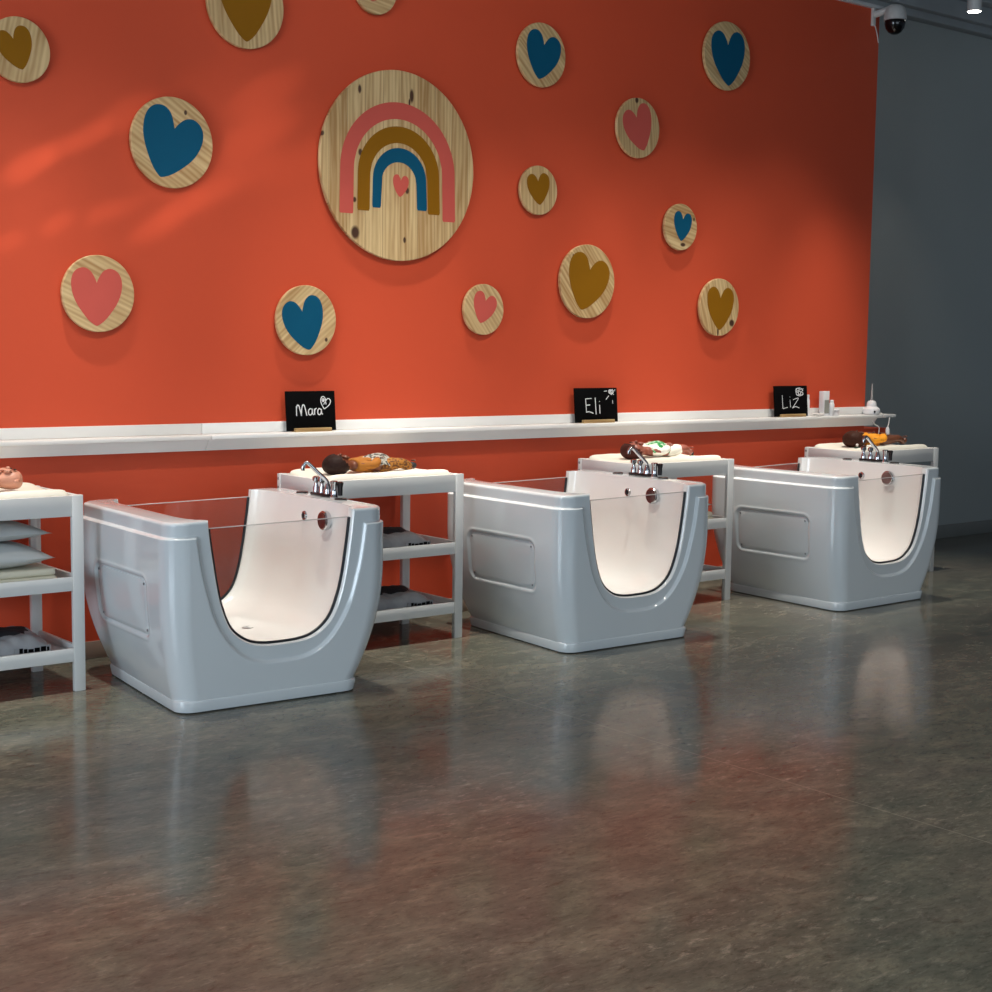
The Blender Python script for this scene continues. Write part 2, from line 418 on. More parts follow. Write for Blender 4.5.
# ------------------------------------------------------------------ wall shelf
t = thing('wall_shelf', 'long white picture ledge along the orange wall above the tubs', 'shelf', (0, 0, 0))
SEAM = 3.588
def shelf_part(nm, y0, y1, z0, z1, xe, bev, sx=SEAM):
    box(nm, -4.9, sx-.0012, y0, y1, z0, z1, M['shelf'], t, bev)
    box(nm, sx+.0012, xe, y0, y1, z0, z1, M['shelf'], t, bev)
shelf_part('back_board', -.016, 0, 1.078, 1.131, 8.975, .002)
shelf_part('plank', -.120, 0, 1.054, 1.077, 9.15, .005)
for xa, xb in ((-4.9, SEAM-.0112), (SEAM-.0088, 8.945)):
    sec = [(-.106, 1.0538), (-.088, 1.0538), (-.052, .998), (-.070, .998)]
    mesh_obj('apron', [(x, y, z) for x in (xa, xb) for y, z in sec], [(0, 1, 2, 3), (7, 6, 5, 4), (0, 4, 5, 1), (1, 5, 6, 2), (2, 6, 7, 3), (3, 7, 4, 0)], M['shelf'], t, smooth=False)

# ------------------------------------------------------------------ chalkboards
def ribbon(bm, pts, rad, y):
    pts = [Vector((p[0], 0, p[1])) for p in pts]
    n = 8; L_, R_ = [], []
    for i, p in enumerate(pts):
        d = (pts[min(i+1, len(pts)-1)]-pts[max(i-1, 0)]).normalized(); nn = Vector((-d.z, 0, d.x))
        k = rad*(.85+.3*random.random())
        L_.append(p+nn*k); R_.append(p-nn*k)
    poly = L_+R_[::-1]
    f = [bm.verts.new((q.x, y, q.z)) for q in poly]; b = [bm.verts.new((q.x, y+.0008, q.z)) for q in poly]
    m = len(pts)
    for i in range(m-1):
        a, b2, c, d = i, i+1, 2*m-2-i, 2*m-1-i
        bm.faces.new((f[a], f[b2], f[c], f[d])); bm.faces.new((b[d], b[c], b[b2], b[a]))
    for i in range(2*m):
        j = (i+1) % (2*m); bm.faces.new((f[j], f[i], b[i], b[j]))

def strokes(name, S, W, H, rad, parent, y, lab=None):
    bm = bmesh.new()
    for s in S:
        if len(s) > 2: s = catmull(s, 5)
        ribbon(bm, [((p[0]-.5)*W, p[1]*H) for p in s], rad, y)
    o = bm_obj(name, bm, M['chalk'], parent)
    if lab: tag(o, lab)
    return o

def ring(cx, cy, rx, ry, a0=0, a1=360, n=12):
    return [(cx+rx*math.cos(math.radians(a0+(a1-a0)*k/n)), cy+ry*math.sin(math.radians(a0+(a1-a0)*k/n))) for k in range(n+1)]

def chalkboard(x, W, H, label, letters, doodle, dlab, rad=.0026, blk=.73, rays=()):
    t = thing('chalkboard_sign', label, 'sign', (x, -.062, 1.077), 0, 'small chalkboards on the white shelf')
    bd = box('board', -W/2, W/2, -.004, .004, .004, H, M['black'], t, .002)
    tl = math.radians(-5)
    bd.rotation_euler = (tl, 0, 0)
    a = strokes('lettering', letters, W, H, rad, bd, -.0049, 'white chalk handwriting')
    strokes('doodle', [q for q in doodle if q not in rays], W, H, rad*.8, bd, -.0049, dlab)
    for q in rays: strokes('doodle_ray', [q], W, H, rad*.8, bd, -.0049)
    bm = bmesh.new()
    add_box(bm, -W*blk/2, W*blk/2, -.026, -.0055, 0, .020, .002); add_box(bm, -W*blk/2, W*blk/2, .0052, .024, 0, .020, .002)
    add_box(bm, -W*blk/2, W*blk/2, -.006, .006, 0, .0035, .0)
    bm_obj('wooden_stand', bm, M['blockwood'], t)
    return t
# letters are in fractions of the board, x right, y up
mara = [[(.205, .39), (.205, .63)], [(.205, .56), (.225, .65), (.255, .64), (.275, .55), (.30, .39)], [(.30, .39), (.31, .55), (.335, .655), (.365, .645), (.385, .55), (.41, .39)],
        [(.52, .55), (.475, .56), (.445, .50), (.455, .42), (.49, .41), (.52, .47), (.525, .56)], [(.523, .54), (.53, .44), (.55, .41)],
        [(.565, .56), (.57, .41)], [(.57, .49), (.585, .55), (.61, .57)],
        [(.70, .54), (.66, .56), (.635, .50), (.64, .43), (.67, .41), (.70, .46), (.712, .55)], [(.708, .52), (.715, .44), (.735, .42)]]
heart_d = [[(.77, .55), (.73, .64), (.705, .74), (.715, .82), (.75, .86), (.79, .83), (.805, .75)], [(.80, .74), (.84, .80), (.88, .80), (.905, .74), (.88, .66), (.83, .60), (.77, .55)],
           ring(.755, .77, .022, .035), [(.745, .72), (.77, .80)], [(.76, .66), (.80, .73), (.81, .66)]]
chalkboard(4.205, .303, .213, 'chalkboard sign with a chalk heart doodle, above the left tub', mara, heart_d, 'chalk heart doodle', .0029)
eli = [[(.25, .70), (.262, .30)], [(.25, .69), (.39, .70)], [(.262, .51), (.35, .515)], [(.25, .31), (.33, .32), (.42, .27)], [(.475, .72), (.485, .24)], [(.575, .51), (.575, .26)], [(.573, .60), (.575, .62)]]
burst = [ring(.86, .87, .035, .06), ring(.83, .89, .03, .05), ring(.885, .89, .03, .05), [(.80, .93), (.92, .80)], [(.85, .95), (.87, .79)], [(.69, .90), (.76, .91)], [(.73, .66), (.80, .77)], [(.885, .64), (.89, .54)], [(.945, .90), (.95, .95)]]
chalkboard(6.241, .352, .213, 'chalkboard sign with a chalk starburst doodle, above the middle tub', eli, burst, 'chalk starburst doodle', rays=burst[5:])
liz = [[(.235, .70), (.245, .27)], [(.245, .27), (.39, .31)], [(.465, .55), (.475, .31)], [(.46, .635), (.467, .645)], [(.555, .55), (.72, .60), (.64, .45), (.53, .28)], [(.53, .28), (.63, .325), (.74, .28)]]
rose = [ring(.76, .80, .11, .13, 10, 350, 14), ring(.70, .86, .05, .06), ring(.80, .86, .05, .06), ring(.76, .77, .045, .05), ring(.70, .74, .04, .05), ring(.83, .74, .045, .05), [(.64, .82), (.88, .90)], [(.68, .70), (.86, .70)]]
chalkboard(8.052, .345, .213, 'chalkboard sign with a chalk rose doodle, above the right tub', liz, rose, 'chalk rose doodle', .0022)

# ------------------------------------------------------------------ toiletries on the shelf end
ZS = 1.077
def bottle(x, y, r, h, label, capw=.5, grp=None, nm='bottle'):
    t = thing(nm, label, 'bottle', (x, y, ZS), 0, grp)
    lathe('bottle_body', [(r*.8, 0), (r, .006), (r, h*.72), (r*.85, h*.80), (r*capw, h*.84)], M['plast'], t, n=24)
    lathe('cap', [(r*capw, h*.84), (r*capw*1.05, h*.85), (r*capw*1.05, h*.985), (r*capw*.9, h)], M['plast'], t, n=24)
    return t
bottle(8.236, -.040, .022, .150, 'slim white bottle half hidden behind the rose chalkboard', .8)
t = thing('lotion_box', 'tall white box with a grey label, tallest thing beside the rose chalkboard', 'box', (8.388, -.07, ZS))
box('carton', -.030, .030, -.022, .022, 0, .174, M['plast'], t, .003)
box('printed_label', -.022, .028, -.0232, -.0218, .02, .112, M['plastgrey'], t, 0)
b = bottle(8.437, -.098, .019, .112, 'short pale bottle in front of the tall white box', .7)
t = thing('cream_jar', 'low round white jar right of the pale bottle', 'jar', (8.495, -.075, ZS))
lathe('jar_body', [(.034, 0), (.037, .004), (.037, .026), (.034, .03)], M['plast'], t, n=28)
lathe('lid', [(.038, .03), (.039, .032), (.039, .044), (.036, .047)], M['plast'], t, n=28)
bm = bmesh.new()
pts = [(8.275+.045*(k/40)+.035*math.cos(k*.62), -.085+.016*math.sin(k*.62*1.3), ZS+.006+.012*abs(math.sin(k*.33))) for k in range(56)]
add_tube(bm, pts, .0045, 8)
o = bm_obj('charging_cord', bm, M['cord']); tag(o, 'tangled white cord lying right of the rose chalkboard', 'cord')
t = thing('aroma_diffuser', 'white aroma diffuser with a thin tall spout on the shelf end', 'diffuser', (8.935, -.06, ZS))
lathe('housing', [(.05, 0), (.058, .004), (.064, .020), (.060, .040), (.046, .052), (.036, .058)], M['plast'], t, n=40)
lathe('top_dome', [(.036, .058), (.036, .066), (.034, .082), (.028, .094), (.014, .101), (.004, .102)], M['plast'], t, n=32)
lathe('spout', [(.010, .098), (.0085, .14), (.006, .19), (.003, .225)], plain('pale_spout', (150, 150, 148), .3), t, n=16)
lathe('button', [(.006, 0), (.008, .001), (.008, .004), (.005, .006)], M['darkchrome'], t, c=(-.035, -.054, .022), axis='-y', n=16)
tube('power_cord', catmull([(.040, -.046, .012), (.052, -.066, .004), (.058, -.072, -.022)], 4), .003, M['cord'], t, 8)
o = tube('adapter_cord', catmull([(8.86, -.128, 1.035), (8.89, -.126, 1.01), (8.945, -.122, .99), (8.955, -.118, .95), (8.945, -.11, .885)], 6), .004, M['cord'], None, 8)
tag(o, 'thin white cord hanging below the shelf over the yellow doll', 'cord')
t = thing('power_plug', 'white plug dangling on a cord under the shelf end', 'plug', (9.04, -.13, .93))
lathe('plug_body', [(.010, 0), (.015, .004), (.015, .042), (.007, .056)], M['plast'], t, n=16)
tube('plug_cord', catmull([(0, 0, .055), (.012, 0, .09), (.02, .002, .124)], 5), .004, M['cord'], t, 8)

# ------------------------------------------------------------------ changing tables
TW, TD, THT, LW = .826, .508, .87, .05
def make_table(label):
    t = thing('changing_table', label, 'table', (0, 0, 0), 0, 'white changing tables along the orange wall')
    # origin at the right front corner on the floor; x runs to -TW, y to +TD
    for x0 in (-LW, -TW):
        for y0 in (0, TD-.028):
            box('leg', x0, x0+LW, y0, y0+.028, 0, THT, M['white'], t, .003)
    def ringbox(nm, z0, z1, th, parent, ins=.004):
        bm = bmesh.new()
        add_box(bm, -TW+LW+.0004, -LW-.0004, ins, ins+th, z0, z1, .002); add_box(bm, -TW+LW+.0004, -LW-.0004, TD-ins-th, TD-ins, z0, z1, .002)
        add_box(bm, -TW+ins, -TW+ins+th, .0284, TD-.0284, z0, z1, .002); add_box(bm, -ins-th, -ins, .0284, TD-.0284, z0, z1, .002)
        return bm_obj(nm, bm, M['white'], parent)
    ringbox('apron', .777, .868, .02, t)
    box('tabletop', -TW+.03, -.03, .03, TD-.03, .835, .850, M['white'], t, .001)
    for z0, z1 in ((.449, .511), (.134, .194)):
        s = box('shelf', -TW+.026, -.026, .026, TD-.026, z0+.015, z0+.03, M['white'], t, .001)
        ringbox('shelf_rail', z0, z1, .018, s)
    for z in (.80, .845): lathe('bolt_cap', [(.007, 0), (.008, .001), (.006, .003)], M['screw'], t, c=(-TW, TD-.014, z), axis='-x', n=12)
    return t
TX = [2.6932, 4.7914, 6.8729, 8.9684]; TY = -.6205
TL = ['white changing table cut by the left edge, stacked with grey pillows',
      'white changing table between left and middle tubs, grey bundles on both shelves',
      'white changing table between middle and right tubs',
      'white changing table half hidden behind the right tub, under the shelf end']
tab0 = make_table(TL[0])
for i in range(4):
    o = tab0 if i == 0 else copy_tree(tab0)
    o['label'] = TL[i]; o.location = (TX[i], TY, 0)

# changing pads
def pad_mesh():
    nx, ny = 60, 40; w, d = .756, .425
    def prof(u, v):
        e = max(abs(u), abs(v)); 
        edge = (1-abs(u)**14)*(1-abs(v)**10)
        z = .010+.026*min(1, abs(v)*1.12)**3
        return .012+z*max(edge, 0)**.35
    vs, fs = [], []
    for j in range(ny+1):
        for i in range(nx+1):
            u, v = -1+2*i/nx, -1+2*j/ny
            su = u*(1-.022*v**8); sv = v*(1-.03*u**8)
            vs.append((su*w/2, sv*d/2, prof(u, v)+.0015*math.sin(17*u+5*v)*(1-abs(u)) ))
    n = len(vs)
    for j in range(ny+1):
        for i in range(nx+1):
            x, y, z = vs[j*(nx+1)+i]; vs.append((x, y, 0))
    W = nx+1
    for j in range(ny):
        for i in range(nx):
            a = j*W+i
            fs.append((a, a+1, a+1+W, a+W)); fs.append((n+a, n+a+W, n+a+1+W, n+a+1))
    for i in range(nx):
        a = i; fs.append((a, n+a, n+a+1, a+1)); a = ny*W+i; fs.append((a, a+1, n+a+1, n+a))
    for j in range(ny):
        a = j*W; fs.append((a, a+W, n+a+W, n+a)); a = j*W+nx; fs.append((a, n+a, n+a+W, a+W))
    return vs, fs
pv, pf = pad_mesh()
PL = ['cream changing pad under the bald doll at the left edge', 'cream changing pad under the doll in mustard clothes',
      'cream changing pad under the doll in white and green', 'cream changing pad under the doll in yellow']
pad0 = None
for i in range(4):
    if pad0 is None: pad0 = mesh_obj('changing_pad', pv, pf, M['pad'], ang=50); o = pad0
    else: o = pad0.copy(); COL.objects.link(o)
    o.location = (TX[i]-TW/2, TY+.263, .8505); tag(o, PL[i], 'pad', 'cream changing pads on the tables')

# pillows and pads on shelf of the first table
def pillow(name, w, d, h, mat, loc, rz, label, group, cat='pillow', sag=.0, pw=.5, e=6):
    nx, ny = 44, 32; vs, fs = [], []
    for s in (1, -1):
        for j in range(ny+1):
            for i in range(nx+1):
                u, v = -1+2*i/nx, -1+2*j/ny
                k = max(0, (1-abs(u)**3.2)*(1-abs(v)**3.2))**.75
                cx = u*(1-.05*(1-v*v)*abs(u)**3); cy = v*(1-.05*(1-u*u)*abs(v)**3)
                zb = h*.42
                vs.append((cx*w/2, cy*d/2, zb+(s*k*(h*.58 if s > 0 else h*.42))+.003*math.sin(9*u+4*v)*k*(1 if s > 0 else 0)))
    W = nx+1; n = W*(ny+1)
    for j in range(ny):
        for i in range(nx):
            a = j*W+i; fs.append((a, a+1, a+1+W, a+W)); fs.append((n+a, n+a+W, n+a+W+1, n+a+1))
    me = bpy.data.meshes.new(name); me.from_pydata(vs, [], fs)
    bm = bmesh.new(); bm.from_mesh(me); bmesh.ops.remove_doubles(bm, verts=bm.verts, dist=.0002); bm.to_mesh(me); bm.free()
    me.materials.append(mat); smooth_mesh(me, 70)
    o = bpy.data.objects.new(name, me); o.location = loc; o.rotation_euler = (0, 0, rz); link(o)
    return tag(o, label, cat, group)
SH = .479+.0005
def folded_pad(loc, label, w=.60, d=.36):
    t = thing('folded_pad', label, 'pad', loc)
    box('pad_layer', -w/2, w/2, -d/2, d/2, 0, .034, M['cream'], t, .014, 4)
    box('pad_layer', -w/2+.004, w/2-.006, -d/2+.004, d/2, .0345, .066, M['cream'], t, .013, 4)
folded_pad((2.30, -.375, SH), 'cream folded pad at the bottom of the grey pillow stack')
pillow('pillow', .60, .36, .112, M['greypillow'], (2.29, -.38, SH+.067), 0, 'thick grey pillow in the middle of the pillow stack', 'grey pillows on the left table shelf')
pillow('pillow', .60, .36, .085, M['greypillow'], (2.28, -.37, SH+.067+.118), .02, 'flatter grey pillow topmost of the pillow stack', 'grey pillows on the left table shelf')
# shelf of the third table
folded_pad((6.50, -.375, SH), 'cream folded pad on the shelf between middle and right tubs', .56)
pillow('pillow', .54, .34, .10, M['greypillow'], (6.50, -.38, SH+.067), 0, 'grey pillow on the folded pad between middle and right tubs', None)

# wrapped bundles
def bundle(loc, label):
    t = thing('wrapped_bundle', label, 'bundle', loc, 0, 'plastic wrapped grey bundles on the table shelves')
    w, d, h = .52, .30, .108
    nx, ny = 52, 32; 
    def top(u, v):
        k = max(0, (1-abs(u)**5)*(1-abs(v)**5))**.45
        n = .006*math.sin(7*u+3*v)+.005*math.sin(13*v-5*u)+.004*math.sin(21*u+9*v)
        return k*(h+n*.8)*(.76+.28*(v+1)/2)-.012*math.exp(-((u*.9)**2+((v-.25)*1.3)**2)*5)
    vs, fs = [], []
    for j in range(ny+1):
        for i in range(nx+1):
            u, v = -1+2*i/nx, -1+2*j/ny
            rr = (1-.06*v**6), (1-.07*u**6)
            z = top(u, v); bul = 1
            vs.append((u*rr[0]*w/2, v*rr[1]*d/2, z))
    n = len(vs); W = nx+1
    for p in list(vs): vs.append((p[0]*.97, p[1]*.97, 0))
    for j in range(ny):
        for i in range(nx):
            a = j*W+i; fs.append((a, a+1, a+1+W, a+W)); fs.append((n+a, n+a+W, n+a+W+1, n+a+1))
    for i in range(nx):
        a = i; fs.append((a, n+a, n+a+1, a+1)); a = ny*W+i; fs.append((a, a+1, n+a+1, n+a))
    for j in range(ny):
        a = j*W; fs.append((a, a+W, n+a+W, n+a)); a = j*W+nx; fs.append((a, n+a, n+a+W, a+W))
    mesh_obj('plastic_wrap', vs, fs, M['wrap'], t, ang=60)
    # dark patch laid over the top, towards the back
    bm = bmesh.new(); ring_ = []
    vs, fs = [(0, .022, top(0, .022/(d/2))+.008)], []
    for r_ in (.35, .7, .9, 1.0):
        for k in range(36):
            a = 2*PI*k/36; x, y = .215*r_*math.cos(a)*(1+.06*math.sin(3*a)), .022+.110*r_*math.sin(a)*(1+.1*math.cos(2*a))
            vs.append((x, y, top(x/(w/2), y/(d/2))+(.010*(1-r_**6)-.002)+.003*math.sin(14*x/w+8*y/d)))
    for k in range(36): fs.append((0, 1+k, 1+(k+1) % 36))
    for q in range(3):
        for k in range(36):
            a = 1+q*36; fs.append((a+k, a+36+k, a+36+(k+1) % 36, a+(k+1) % 36))
    mesh_obj('dark_top', vs, fs, M['charcoal'], t, ang=70)
    # printed label on the front side: dark marks on a pale sticker
    lb = box('label_sticker', .075, .235, -.1505, -.1478, .012, .046, M['wrap'], t, 0)
    bm = bmesh.new(); x = .095
    random.seed(11)
    while x < .228:
        ww = random.choice((.010, .016, .024)); add_box(bm, x, min(x+ww, .230), -.1512, -.1503, .015, .034+random.random()*.010); x += ww+.004
    bm_obj('printed_marks', bm, M['black'], lb)
    return t
ZB = .164+.0005
b0 = bundle((2.22, -.405, ZB), 'grey plastic wrapped bundle on the bottom shelf at the left edge')
b0.location.x = 2.325
for x, z, lab in ((4.375, SH, 'grey plastic wrapped bundle on the upper shelf between left and middle tubs'), (4.395, ZB, 'grey plastic wrapped bundle on the bottom shelf between left and middle tubs'),
                  (6.36, ZB, 'grey plastic wrapped bundle on the bottom shelf between middle and right tubs')):
    o = copy_tree(b0); o.location = (x, -.425, z); o['label'] = lab

# ------------------------------------------------------------------ baby tubs
A, Bd, HT = .535, .525, .813      # half width (x), half depth (y), rim height
D_SH = .015                        # how far the outer shell stands proud of the rim band
def kz(z): return max(0, (.56-z)/.56)**2
def insx(z, right=True): return (.180 if right else .065)*kz(z)
def insy(z): return .022*max(0, (.60-z)/.60)**1.6
TAPER, BACK = .078, .085          # the foot narrows towards the back
def crn(z): return .085-.012*max(0, min(1, (.5-z)/.5))
IN_U = catmull([(0, .256), (.08, .2585), (.15, .274), (.21, .311), (.25, .36), (.282, .44), (.304, .53), (.323, .646), (.335, .73), (.342, .80), (.348, .90)], 6)
OUT_U = np.array([(p[0], p[1]) for p in catmull([(0, .182), (.09, .186), (.17, .212), (.235, .262), (.287, .33), (.328, .41), (.358, .51), (.382, .61), (.4025, .745), (.412, .82)], 8)])
seg_a, seg_b = OUT_U[:-1], OUT_U[1:]
def sd_outer(x, z):
    """signed distance to the outer U line, positive outside the U"""
    p = np.stack([np.abs(x), z], -1)[:, None, :]
    ab = (seg_b-seg_a)[None]; ap = p-seg_a[None]
    tt = np.clip((ap*ab).sum(-1)/(ab*ab).sum(-1), 0, 1)
    d2 = ((ap-tt[..., None]*ab)**2).sum(-1); k = d2.argmin(1); r = np.arange(len(k))
    d = np.sqrt(d2[r, k]); cr = ab[0, k, 0]*ap[r, k, 1]-ab[0, k, 1]*ap[r, k, 0]
    return np.where(cr < 0, d, -d)
def sst(t): t = np.clip(t, 0, 1); return t*t*(3-2*t)
PANEL = dict(y0=-.300, y1=.265, z0=.300, z1=.562, r=.045)   # recessed access panel on the left end (local y, z)
def sd_rr(y, z, g=0):
    cy, cz = (PANEL['y0']+PANEL['y1'])/2, (PANEL['z0']+PANEL['z1'])/2
    hy, hz = (PANEL['y1']-PANEL['y0'])/2+g, (PANEL['z1']-PANEL['z0'])/2+g; r = PANEL['r']+g
    qx, qz = np.abs(y-cy)-hy+r, np.abs(z-cz)-hz+r
    return np.hypot(np.maximum(qx, 0), np.maximum(qz, 0))+np.minimum(np.maximum(qx, qz), 0)-r

def tub_outline(z, off, nf=290, ns=100, nc=16):
    """points of the plan section at height z as arrays x, y, nx, ny (counter-clockwise from front left)"""
    a, b, r = A-insx(z)-off, Bd-insy(z)-off, crn(z); l = A-insx(z, False)-off
    P = []
    fx = np.linspace(-l+r, a-r, nf); sy = np.linspace(-b+r, b-r, ns)
    def corner(cx, cy, a0):
        return [(cx+r*math.cos(math.radians(a0+90*k/nc)), cy+r*math.sin(math.radians(a0+90*k/nc)), math.cos(math.radians(a0+90*k/nc)), math.sin(math.radians(a0+90*k/nc))) for k in range(1, nc)]
    P += [(x, -b, 0, -1) for x in fx]; P += corner(a-r, -b+r, -90)
    P += [(a, y, 1, 0) for y in sy]; P += corner(a-r, b-r, 0)
    P += [(x, b, 0, 1) for x in fx[::-1]]; P += corner(-l+r, b-r, 90)
    P += [(-l, y, -1, 0) for y in sy[::-1]]; P += corner(-l+r, -b+r, 180)
    P = np.array(P); k = kz(z)
    wl = np.clip(-P[:, 0]/l, 0, 1); wl = wl*wl*(3-2*wl)
    P[:, 0] += TAPER*k*wl*(P[:, 1]+b)/(2*b)
    P[:, 1] -= BACK*k*np.clip(P[:, 1]/b, 0, 1)
    return P

def make_body():
    zs = list(np.linspace(.03, .70, 200))+list(np.linspace(.704, .760, 29))+list(np.linspace(.765, HT-.014, 8))
    rings = []
    for z in zs:
        P = tub_outline(z, D_SH)
        x, y, nx, ny = P.T
        zz = np.full(len(x), z)
        m = (.747-zz)/.012
        fb = np.abs(ny) > .3
        so = np.full(len(x), 1.0)
        so[fb] = sd_outer(x[fb], zz[fb])/.016
        d = D_SH*sst(np.minimum(m, so)+.5)
        left = nx < -.9
        sr = sd_rr(y, zz)
        d = d-np.where(left, .0085*sst((.004-sr)/.012), 0)
        d = d+np.where(left, .0015*np.exp(-((sr-.012)/.006)**2), 0)
        rings.append(np.stack([x+nx*d, y+ny*d, zz], -1))
    for k in range(1, 7):          # rounded rim edge
        a = PI/2*k/6; rr = .014
        P = tub_outline(HT, D_SH+rr*(1-math.cos(a))); x, y = P[:, 0], P[:, 1]
        rings.append(np.stack([x, y, np.full(len(x), HT-rr+rr*math.sin(a))], -1))
    V = np.concatenate(rings); n = len(rings[0]); F = []
    for j in range(len(rings)-1):
        o = j*n
        for i in range(n):
            k = (i+1) % n; F.append((o+i, o+k, o+n+k, o+n+i))
    F.append(tuple(range(n))[::-1]); F.append(tuple(range((len(rings)-1)*n, len(rings)*n)))
    return V, F

def yf(z, s=-1): return Bd-insy(z)-D_SH-(BACK*kz(z) if s > 0 else 0)            # depth of the rim band surface
def u_section(w_add, z_drop):
    """right half then mirrored, bottom U widened by w_add and lowered by z_drop"""
    pts = []
    for p in IN_U:
        x, z = p
        zz = .9-(.9-z)*((.9-.256+z_drop)/(.9-.256))
        k = 1 if x > 1e-6 else 0
        pts.append((x*(1+w_add/.342), zz))
    return [(-x, z) for x, z in pts[:0:-1]]+pts

def make_cavity():
    offs = []
    # (offset from the face, widening)
    st = [(-.06, .012, .008), (-.004, .012, .008), (0.0, .0095, .0065), (.004, .005, .0035), (.010, .0015, .001), (.016, 0, 0), (.030, 0, 0), (.040, 0, 0)]
    for k in range(1, 15):
        s = k/14; g = math.sqrt(1-(1-s)**2)
        st.append((.040+.20*s, .062*g, .030*g))
    secs = []
    for off, w, zd in st:
        U = u_section(w, zd); secs.append([(x, -(yf(max(z, .05))-off), z) for x, z in U])
    mid = []
    for off, w, zd in st[::-1]:
        U = u_section(w, zd); mid.append([(x, yf(max(z, .05), 1)-off, z) for x, z in U])
    secs = secs+mid
    n = len(secs[0]); V = [p for s in secs for p in s]; F = []
    for j in range(len(secs)-1):
        o = j*n
        for i in range(n-1): F.append((o+i, o+n+i, o+n+i+1, o+i+1))
        F.append((o+n-1, o+n+n-1, o+n, o))      # lid
    F.append(tuple(range(n))); F.append(tuple(range((len(secs)-1)*n, len(secs)*n))[::-1])
    return V, F

def split_boolean(parent):
    V, F = make_body(); b = mesh_obj('tub_shell', V, F, M['gel'], None)
    V2, F2 = make_cavity(); c = mesh_obj('cavity', V2, F2, M['gelin'], None)
    for ob in (b, c):
        bm = bmesh.new(); bm.from_mesh(ob.data); bmesh.ops.recalc_face_normals(bm, faces=bm.faces); bm.to_mesh(ob.data); bm.free()
    md = b.modifiers.new('cut', 'BOOLEAN'); md.operation = 'DIFFERENCE'; md.object = c; md.solver = 'EXACT'
    md.material_mode = 'TRANSFER'
    dg = bpy.context.evaluated_depsgraph_get()
    res = bpy.data.meshes.new_from_object(b.evaluated_get(dg), depsgraph=dg)
    b.modifiers.clear()
    idx = {m.name if m else '': i for i, m in enumerate(res.materials)}
    for ob in (b, c): bpy.data.objects.remove(ob)
    out = []
    for nm, key in (('tub_shell', 'gelcoat'), ('basin', 'gelcoat_basin')):
        me = res.copy(); bm = bmesh.new(); bm.from_mesh(me)
        kill = [f for f in bm.faces if f.material_index != idx[key]]
        bmesh.ops.delete(bm, geom=kill, context='FACES')
        for f in bm.faces: f.material_index = 0
        bm.to_mesh(me); bm.free(); me.name = nm
        me.materials.clear(); me.materials.append(M['gel'] if key == 'gelcoat' else M['gelin'])
        smooth_mesh(me, 40)
        o = bpy.data.objects.new(nm, me); link(o, parent); out.append(o)
    bpy.data.meshes.remove(res)
    return out

